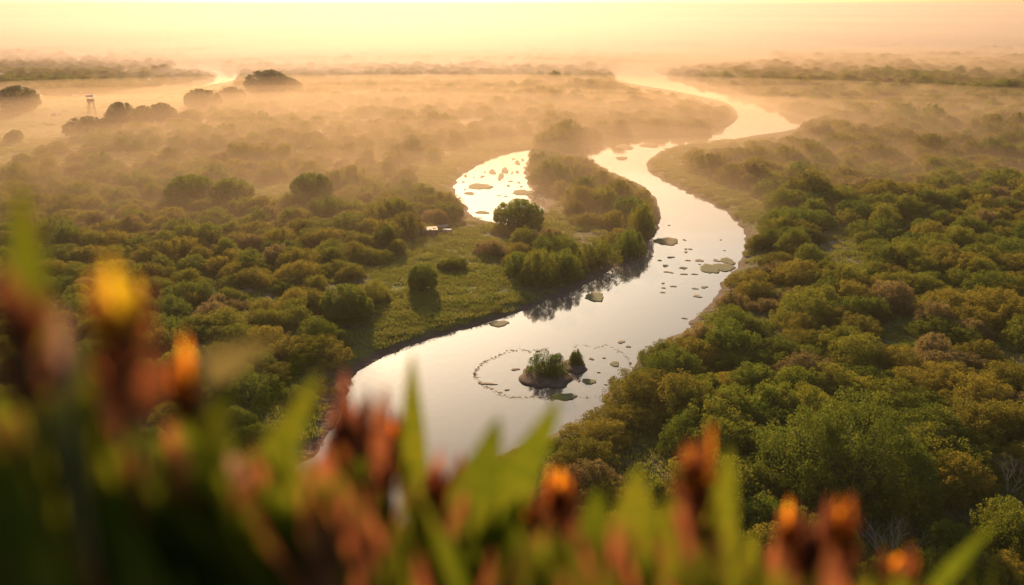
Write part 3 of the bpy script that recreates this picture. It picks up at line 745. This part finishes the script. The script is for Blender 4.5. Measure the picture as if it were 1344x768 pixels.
def canoe():
    x_, y_ = G(577, 308); z_ = float(gz(x_, y_)[0]); r = empty('rowing_boat', (x_, y_, z_+.02), .5); tag(r, 'pale rowing boat pulled up behind the shed', 'boat')
    n = 13; V_ = []; F_ = []
    for i in range(n):
        t_ = i/(n-1)*2-1; w_ = .55*(1-abs(t_)**2.2)+.02; sh = .12*t_*t_
        for (a, z__) in ((-1, .5), (-.7, .15), (0, 0), (.7, .15), (1, .5), (.9, .5), (.62, .2), (0, .06), (-.62, .2), (-.9, .5)):
            V_.append((t_*1.7, a*w_, z__+sh))
    for i in range(n-1):
        for k_ in range(10): F_.append((i*10+k_, i*10+(k_+1) % 10, (i+1)*10+(k_+1) % 10, (i+1)*10+k_))
    F_.append(tuple(range(10))); F_.append(tuple(range((n-1)*10+9, (n-1)*10-1, -1)))
    me = bpy.data.meshes.new('hull'); me.from_pydata(V_, [], F_); me.update(); link('hull', me, M['white'], r)
    for q in (-.6, .5):
        b_ = MB(); b_.box((q, 0, .42), (.2, .86, .03)); link('seat', b_.mesh('seat'), M['wood'], r)
canoe()
def rock(px, py, q, lb):
    x_, y_ = G(px, py); g_ = random.Random(int(px)); me = blob('pale_stone', q, q*.7, int(px), .1, 12, .25, q*.6)
    o = link('pale_stone', me, M['stone'], None, (x_, y_, float(gz(x_, y_)[0]))); tag(o, lb, 'stone')
for a in [(72, 159, 1.2, 'pale stone out on the meadow short of the dome tree'), (80, 158, .7, 'smaller pale stone beside the one on the meadow'),
          (98, 129, 1.6, 'pale stone at the edge of the thin brook'), (532, 340, .35, 'pale stone lying on the bare track by the shed')]: rock(*a)

# ---------------------------------------------------------------- plants right under the lens, rooted on the hill
M['blade'] = leafy('blade_green', [(.035,.065,.004), (.065,.095,.006), (.095,.115,.008), (.13,.13,.010)], .45)
M['rank'] = leafy('grass_painted_shade', [(.012,.020,.003), (.022,.035,.005), (.035,.045,.006), (.06,.06,.008)], .3)  # shade of the crowded hill edge painted in: grass darker than the blades
M['bract'] = leafy('bract_red', [(.05,.030,.014), (.12,.046,.020), (.22,.078,.030), (.33,.140,.042)], .4)
M['petal'] = leafy('petal_orange', [(.30,.07,.010), (.46,.14,.010), (.60,.25,.012), (.66,.34,.014)], .5)
M['yellow'] = leafy('petal_yellow', [(.30,.22,.012), (.42,.30,.014), (.50,.36,.016), (.55,.40,.016)], .5)
M['pale'] = leafy('leaf_pale', [(.13,.07,.045), (.19,.11,.07), (.25,.15,.10), (.30,.19,.13)], .4)
M['stem'] = noisy('stem', (.07,.05,.015), (.12,.09,.02), 20)
def strip(mb, p0, p1, p2, w_, n=12, fold=.25, side=None):
    """a leaf: width grows then tapers to a point along a bent midrib, folded along it"""
    p0, p1, p2 = Vector(p0), Vector(p1), Vector(p2); vs_ = []
    for i in range(n+1):
        t_ = i/n; p = p0*(1-t_)**2+p1*2*t_*(1-t_)+p2*t_*t_
        tg = ((p1-p0)*(1-t_)+(p2-p1)*t_).normalized()
        sd_ = side.copy() if side is not None else Vector((1, 0, 0))
        sd_ = (sd_-tg*sd_.dot(tg)).normalized(); nn = tg.cross(sd_)
        ww = w_*.5*max(min(1, (t_+.06)/.32)**.6*(1-t_)**.8*1.35, .015)
        vs_ += [p-sd_*ww+nn*ww*fold, p, p+sd_*ww+nn*ww*fold]
    fs_ = []
    for i in range(n):
        a = i*3; fs_ += [(a, a+1, a+4, a+3), (a+1, a+2, a+5, a+4)]
    mb.add(vs_, fs_)
def tinted(mb, name, lo=0., hi=1.):
    me = mb.mesh(name, True); a = me.attributes.new('tint', 'FLOAT', 'FACE'); n = len(me.polygons)
    a.data.foreach_set('value', np.random.default_rng(len(mb.v)).uniform(lo, hi, n).astype(np.float32)); return me
gr = random.Random(11)
def flower(px, py, dist, wpx, hpx, label, tipm='petal', nleaf=3, brm='bract', npet=5, lean=0.):
    """a stem with a head of upright pointed bracts, coloured petals at its tip, long leaves below"""
    T = P(px, py, dist); k_ = dist/F; W_, H_ = wpx*k_, hpx*k_
    foot = Vector((T.x+lean*.1+gr.uniform(-.05, .05), T.y+gr.uniform(-.02, .10), 0)); foot.z = float(bluff(np.array([foot.x]), np.array([foot.y]))[0])-.02
    r = empty('flowering_stem', foot); tag(r, label, 'flower', 'flower stems on the hill edge')
    T = T-foot; base = Vector((T.x, T.y, T.z-H_))
    b_ = MB(); b_.tube([(0, 0, 0), (base.x*.35, base.y*.35, base.z*.5), base, T-Vector((0, 0, H_*.35))], [.006, .005, .004, .003], 8)
    link('stem', tinted(b_, 'stem'), M['stem'], r)
    hb = MB()
    for i in range(17):
        t_ = i/17; a = i*2.4; z_ = base.z+H_*.72*t_; q = W_*.16
        o0 = Vector((base.x+(T.x-base.x)*t_, base.y, z_)); dr = Vector((math.cos(a), math.sin(a), 0))
        le = H_*gr.uniform(.30, .50)*(1-.25*t_); sp_ = W_*gr.uniform(.30, .66)*(1-.45*t_)
        strip(hb, o0, o0+dr*sp_*1.1+Vector((0, 0, le*.45)), o0+dr*sp_*.95+Vector((0, 0, le)), W_*.36, 8, .3, dr.cross(Vector((0, 0, 1))))
    h_ = link('flower_head', tinted(hb, 'flower_head'), M[brm], r)
    for i in range(npet):
        a = i*6.283/max(npet, 1)+.4; dr = Vector((math.cos(a), math.sin(a), 0)); pb = MB(); o0 = T-Vector((0, 0, H_*.48))
        strip(pb, o0+dr*W_*.08, o0+dr*W_*.30+Vector((0, 0, H_*.2)), T+dr*W_*gr.uniform(.02, .34)-Vector((0, 0, H_*gr.uniform(-.14, .20))), W_*.30, 8, .3, dr.cross(Vector((0, 0, 1))))
        link('petal', tinted(pb, 'petal'), M[tipm], h_)
    for i in range(nleaf):
        a = gr.uniform(0, 6.28); dr = Vector((math.cos(a), math.sin(a)*.6, 0)); z0_ = base.z-gr.uniform(.02, .25)
        o0 = Vector((base.x*.9, base.y*.9, z0_)); le = gr.uniform(.10, .17); lb = MB()
        strip(lb, o0, o0+dr*le*.3+Vector((0, 0, le*.6)), o0+dr*le*.65+Vector((0, 0, le*.8)), .022, 10, .3, dr.cross(Vector((0, 0, 1))))
        link('leaf', tinted(lb, 'leaf'), M['blade'], r)
def blade(px, py, dist, wpx, fx, fy, fdist, label, bow=0., m_='blade', nm='leafy_shoot', cat='leaf'):
    """a long pointed leaf on its own stalk: tip and leaf base at sighted points, stalk rooted in the hill"""
    T = P(px, py, dist); L0 = P(fx, fy, fdist); k_ = dist/F
    B = Vector((L0.x+gr.uniform(-.03, .03), L0.y+.03, 0)); B.z = float(bluff(np.array([B.x]), np.array([B.y]))[0])-.02
    r = empty(nm, B); tag(r, label, cat, 'long leaves on the hill edge')
    mid = (T+L0)/2; mid.x += bow*k_; mid.z += (T.z-L0.z)*.12
    sb = MB(); sb.tube([(0, 0, 0), (L0-B)*.5+Vector((.004, .004, 0)), L0-B+Vector((0, 0, .01))], [.005, .004, .003], 7); link('stalk', tinted(sb, 'stalk'), M['stem'], r)
    lb = MB(); strip(lb, L0-B, mid-B, T-B, wpx*k_, 24, .22, Vector((1, .25, 0))); link('leaf', tinted(lb, 'leaf', .1, .9), M[m_], r)
FLW = [
 (18, 350, .42, 95, 190, 'very blurred dark red flower stem at the outer edge of the view, nearest the lens', 'bract', 2, 'bract', 3),
 (150, 352, .45, 110, 210, 'tall flower stem with a soft yellow green head above all the others', 'yellow', 3, 'bract', 7),
 (238, 448, .58, 62, 200, 'slim flower stem with a golden orange tip beside the pale curled leaf', 'petal', 2, 'bract', 5),
 (20, 545, .5, 80, 120, 'low orange brown flower head under the very blurred dark red one', 'bract', 1, 'bract', 3),
 (455, 505, .75, 92, 210, 'tall red brown flower head standing against the lower river', 'bract', 2, 'bract', 4),
 (505, 535, .80, 62, 120, 'small flower head with a glowing orange top against the river', 'petal', 1, 'bract', 5),
 (432, 585, .66, 70, 130, 'orange tinged flower head tucked beside the tall red brown one', 'petal', 1, 'bract', 4),
 (580, 592, .72, 100, 200, 'wide dusky maroon flower head below the narrow upright blade', 'bract', 1, 'bract', 3),
 (735, 618, .80, 60, 110, 'star shaped orange flower head in the middle of the row', 'petal', 2, 'bract', 6),
 (700, 640, .74, 52, 100, 'rusty flower head just before the star shaped orange one', 'petal', 1, 'bract', 3),
 (916, 572, .72, 74, 180, 'tall flower stem with a flame orange tip standing against the green scrub', 'petal', 2, 'bract', 6),
 (1040, 662, .78, 50, 120, 'orange flower head first in the cluster of three', 'petal', 1, 'bract', 5),
 (1072, 668, .76, 60, 150, 'dusky pink flower head in the middle of the cluster of three', 'bract', 1, 'bract', 3),
 (1110, 652, .80, 62, 150, 'tallest orange flower head last in the cluster of three', 'petal', 1, 'bract', 6),
 (1185, 718, .80, 62, 110, 'short orange flower head by itself after the cluster of three', 'petal', 1, 'bract', 6),
 (1150, 728, .78, 40, 90, 'short rusty bud leaning beside the solitary short orange head', 'bract', 1, 'bract', 3),
 (300, 600, .6, 80, 150, 'dark red flower head under the pale curled leaf', 'bract', 2, 'bract', 2),
 (120, 520, .5, 80, 160, 'brown flower head hidden in shade below the yellow green one', 'bract', 2, 'bract', 2),
 (60, 640, .55, 60, 120, 'rusty flower head low in the dark corner', 'bract', 2, 'bract', 3),
 (370, 660, .65, 70, 140, 'dull red flower head low among the blades beneath the river bend', 'bract', 2, 'bract', 3),
 (830, 690, .8, 60, 90, 'low rust orange flower head between the broad twin blades', 'petal', 1, 'bract', 3),
]
for a in FLW: flower(*a)
BLD = [
 (541, 462, .80, 40, 543, 680, .82, 'narrow upright green leaf crossing the river surface', 0, 'blade'),
 (735, 520, .72, 70, 610, 740, .74, 'longest bright leaf leaning over towards the islet', 26, 'blade'),
 (655, 545, .70, 80, 590, 760, .70, 'broad green leaf just below the longest leaning one', 10, 'blade'),
 (420, 486, .66, 52, 310, 690, .66, 'slanting green leaf reaching towards the lower river bank', 16, 'blade'),
 (372, 560, .62, 46, 372, 720, .62, 'short green leaf at the foot of the slanting one', 0, 'blade'),
 (838, 612, .74, 90, 830, 800, .76, 'broad leaf standing upright before the flame orange flower', 0, 'blade'),
 (785, 640, .76, 70, 790, 790, .76, 'broad leaf paired with the upright one near the orange star', -8, 'blade'),
 (958, 585, .74, 56, 930, 780, .76, 'green leaf hugging the flame orange flower stem', 10, 'blade'),
 (880, 645, .74, 60, 880, 800, .76, 'wide olive leaf on the dark scrub before the flame flower', 0, 'blade'),
 (1310, 686, .80, 32, 1220, 790, .82, 'thin yellowish leaf slanting out at the shaded end of the row', 0, 'blade'),
 (990, 695, .78, 30, 978, 790, .80, 'short thin leaf ahead of the cluster of three', 0, 'blade'),
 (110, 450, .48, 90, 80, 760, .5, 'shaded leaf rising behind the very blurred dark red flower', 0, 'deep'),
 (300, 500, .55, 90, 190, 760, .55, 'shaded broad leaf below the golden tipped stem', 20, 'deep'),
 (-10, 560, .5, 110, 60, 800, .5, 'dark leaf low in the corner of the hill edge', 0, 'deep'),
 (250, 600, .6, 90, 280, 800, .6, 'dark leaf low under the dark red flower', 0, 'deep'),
 (478, 600, .7, 60, 450, 780, .7, 'green leaf beneath the tall red brown flower head', 0, 'blade'),
 (505, 505, .76, 34, 478, 640, .74, 'small dusky leaf flicking out of the tall red brown flower', 14, 'bract'),
 (680, 650, .7, 70, 660, 800, .7, 'green leaf under the rusty flower head', 0, 'blade'),
 (362, 446, .56, 42, 262, 492, .56, 'pale olive leaf pointing away from the golden tipped stem', 0, 'olive_leaf'),
 (345, 640, .6, 44, 240, 596, .58, 'pale pinkish leaf arching down beside the short green leaf', 46, 'pale'),
 (72, 400, .42, 34, 82, 520, .42, 'faint pinkish leaf behind the very blurred dark red flower', 10, 'pale'),
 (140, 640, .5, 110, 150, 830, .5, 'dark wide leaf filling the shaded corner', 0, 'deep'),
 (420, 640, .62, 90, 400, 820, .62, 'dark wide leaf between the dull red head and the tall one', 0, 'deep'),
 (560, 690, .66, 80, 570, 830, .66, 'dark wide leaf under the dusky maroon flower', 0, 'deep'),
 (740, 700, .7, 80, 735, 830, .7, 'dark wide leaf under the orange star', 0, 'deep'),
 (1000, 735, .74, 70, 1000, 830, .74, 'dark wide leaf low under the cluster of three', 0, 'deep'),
]
M['deep'] = leafy('leaf_painted_shade', [(.030,.042,.004), (.048,.062,.005), (.070,.080,.007), (.10,.095,.010)], .3)  # darker twin of the blade green, with shade put into its colour
M['olive_leaf'] = leafy('olive_leaf', [(.07,.065,.02), (.10,.09,.03), (.14,.12,.04), (.17,.14,.05)], .4)
for a in BLD: blade(*a[:9], m_=a[9])
for (px, py, dd_, lb_) in [(40, 655, .5, 'lowest pale bud in the dark corner'), (332, 692, .6, 'pale bud under the arching pinkish leaf'), (285, 655, .58, 'pale bud beside the dark red flower'), (125, 510, .5, 'pale bud below the yellow green flower'), (128, 590, .5, 'small pale bud deep in the shaded leaves')]:
    T = P(px, py, dd_); B = Vector((T.x, T.y+.02, float(bluff(np.array([T.x]), np.array([T.y+.02]))[0])-.02)); r = empty('pale_bud', B); tag(r, lb_, 'bud', 'pale buds among the leaves')
    b_ = MB(); b_.tube([(0, 0, 0), T-B], [.003, .002], 6); link('stem', tinted(b_, 'stem'), M['stem'], r)
    b_ = MB(); q = T-B; b_.tube([q+Vector((0, 0, -.008)), q+Vector((0, 0, -.002)), q+Vector((0, 0, .004)), q+Vector((0, 0, .009))], [.002, .006, .006, .001], 8); link('bud', tinted(b_, 'bud'), M['pale'], r)
# grass filling the hill edge, its shade put into the dark colour
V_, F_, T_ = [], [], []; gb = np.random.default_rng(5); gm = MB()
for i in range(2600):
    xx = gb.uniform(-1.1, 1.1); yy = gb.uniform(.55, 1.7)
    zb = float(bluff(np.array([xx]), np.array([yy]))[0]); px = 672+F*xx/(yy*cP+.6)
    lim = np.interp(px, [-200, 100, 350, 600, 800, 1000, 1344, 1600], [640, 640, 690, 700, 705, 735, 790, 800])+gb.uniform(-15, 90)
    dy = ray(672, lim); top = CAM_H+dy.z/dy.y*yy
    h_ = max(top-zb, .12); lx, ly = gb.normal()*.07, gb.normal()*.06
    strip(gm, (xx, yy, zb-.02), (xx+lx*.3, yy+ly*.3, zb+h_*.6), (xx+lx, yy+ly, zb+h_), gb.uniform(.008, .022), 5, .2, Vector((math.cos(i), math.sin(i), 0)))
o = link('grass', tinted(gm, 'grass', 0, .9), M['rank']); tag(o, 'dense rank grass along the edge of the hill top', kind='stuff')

# leafy undergrowth between the flowers: many shoots, too dense to count
def thick(name, n, m_, seed, x0, x1, up, wid, label, d0=.52, d1=.85):
    g_ = np.random.default_rng(seed); mb = MB()
    for i in range(n):
        px = g_.uniform(x0, x1); lim = np.interp(px, [-100, 60, 200, 330, 450, 600, 760, 900, 1000, 1100, 1344], [520, 520, 545, 575, 590, 635, 665, 655, 700, 715, 790])
        py = lim-up+g_.gamma(1.6, 34); dd_ = g_.uniform(d0, d1)*np.interp(px, [0, 500], [.78, 1.0])
        T = P(px, py, dd_); ang = g_.uniform(0, 6.283); le = g_.uniform(.07, .15)
        L0 = T+Vector((math.cos(ang)*le*.38, math.sin(ang)*le*.3, -le)); mid = (T+L0)/2+Vector((-math.cos(ang)*.012, -math.sin(ang)*.01, .012))
        strip(mb, L0, mid, T, wid*g_.uniform(.6, 1.3), 8, .3, Vector((math.sin(ang), -math.cos(ang), 0)))
        zb = float(bluff(np.array([L0.x]), np.array([L0.y+.03]))[0])
        mb.tube([(L0.x, L0.y+.03, zb-.02), (L0.x, L0.y+.01, (zb+L0.z)/2), L0+Vector((0, 0, .005))], [.004, .003, .002], 5)
    o = link(name, tinted(mb, name), M[m_]); tag(o, label, kind='stuff')
thick('undergrowth', 190, 'blade', 1, -80, 1250, 0, .024, 'tangle of green leafy shoots under the flowers')
thick('undergrowth', 240, 'deep', 2, -80, 1300, -35, .034, 'shade-painted green leaves massed at the foot of the flowers')
thick('undergrowth', 90, 'blade', 9, -80, 480, 10, .028, 'taller green shoots crowding the shaded corner')
thick('undergrowth', 190, 'bract', 3, -80, 1150, 5, .020, 'rusty red leaves mixed through the flower row')
thick('undergrowth', 26, 'petal', 4, -20, 1200, -12, .012, 'small orange leaf tips sprinkled through the flower row')
# a few bare dead shrubs among the scrub
def dead(px, py, h_, lb, seed):
    x_, y_ = G(px, py, 1.5); g_ = random.Random(seed); mb = MB()
    def br(p, d_, l_, r_, k_):
        e = p+d_*l_; mb.tube([p, (p+e)/2+Vector((g_.uniform(-.05, .05), g_.uniform(-.05, .05), 0))*l_, e], [r_, r_*.8, r_*.55], 5)
        if k_ < 4:
            for _ in range(3 if k_ < 2 else 2):
                nd = (d_+Vector((g_.gauss(0, .5), g_.gauss(0, .5), g_.uniform(-.05, .4)))).normalized(); br(e, nd, l_*g_.uniform(.55, .8), r_*.55, k_+1)
    for _ in range(5): br(Vector((0, 0, -.3)), Vector((g_.gauss(0, .35), g_.gauss(0, .35), 1)).normalized(), h_*.42, .06, 0)
    z_ = float(gz(x_, y_)[0]); o = link('dead_shrub', mb.mesh('dead_shrub'), M['dry'], None, (x_, y_, z_)); tag(o, lb, 'shrub', 'bare dead shrubs in the scrub')
M['dry'] = noisy('dry_twigs', (.22,.18,.14), (.36,.31,.25), 3)
for i, a in enumerate([(1212, 590, 3.2, 'bare grey dead shrub behind the largest willow'), (1165, 735, 3.4, 'bare pale dead shrub at the foot of the largest willow'), (1325, 640, 3.2, 'leafless dead shrub in the shade at the edge of view'),
     ]): dead(*a, i)
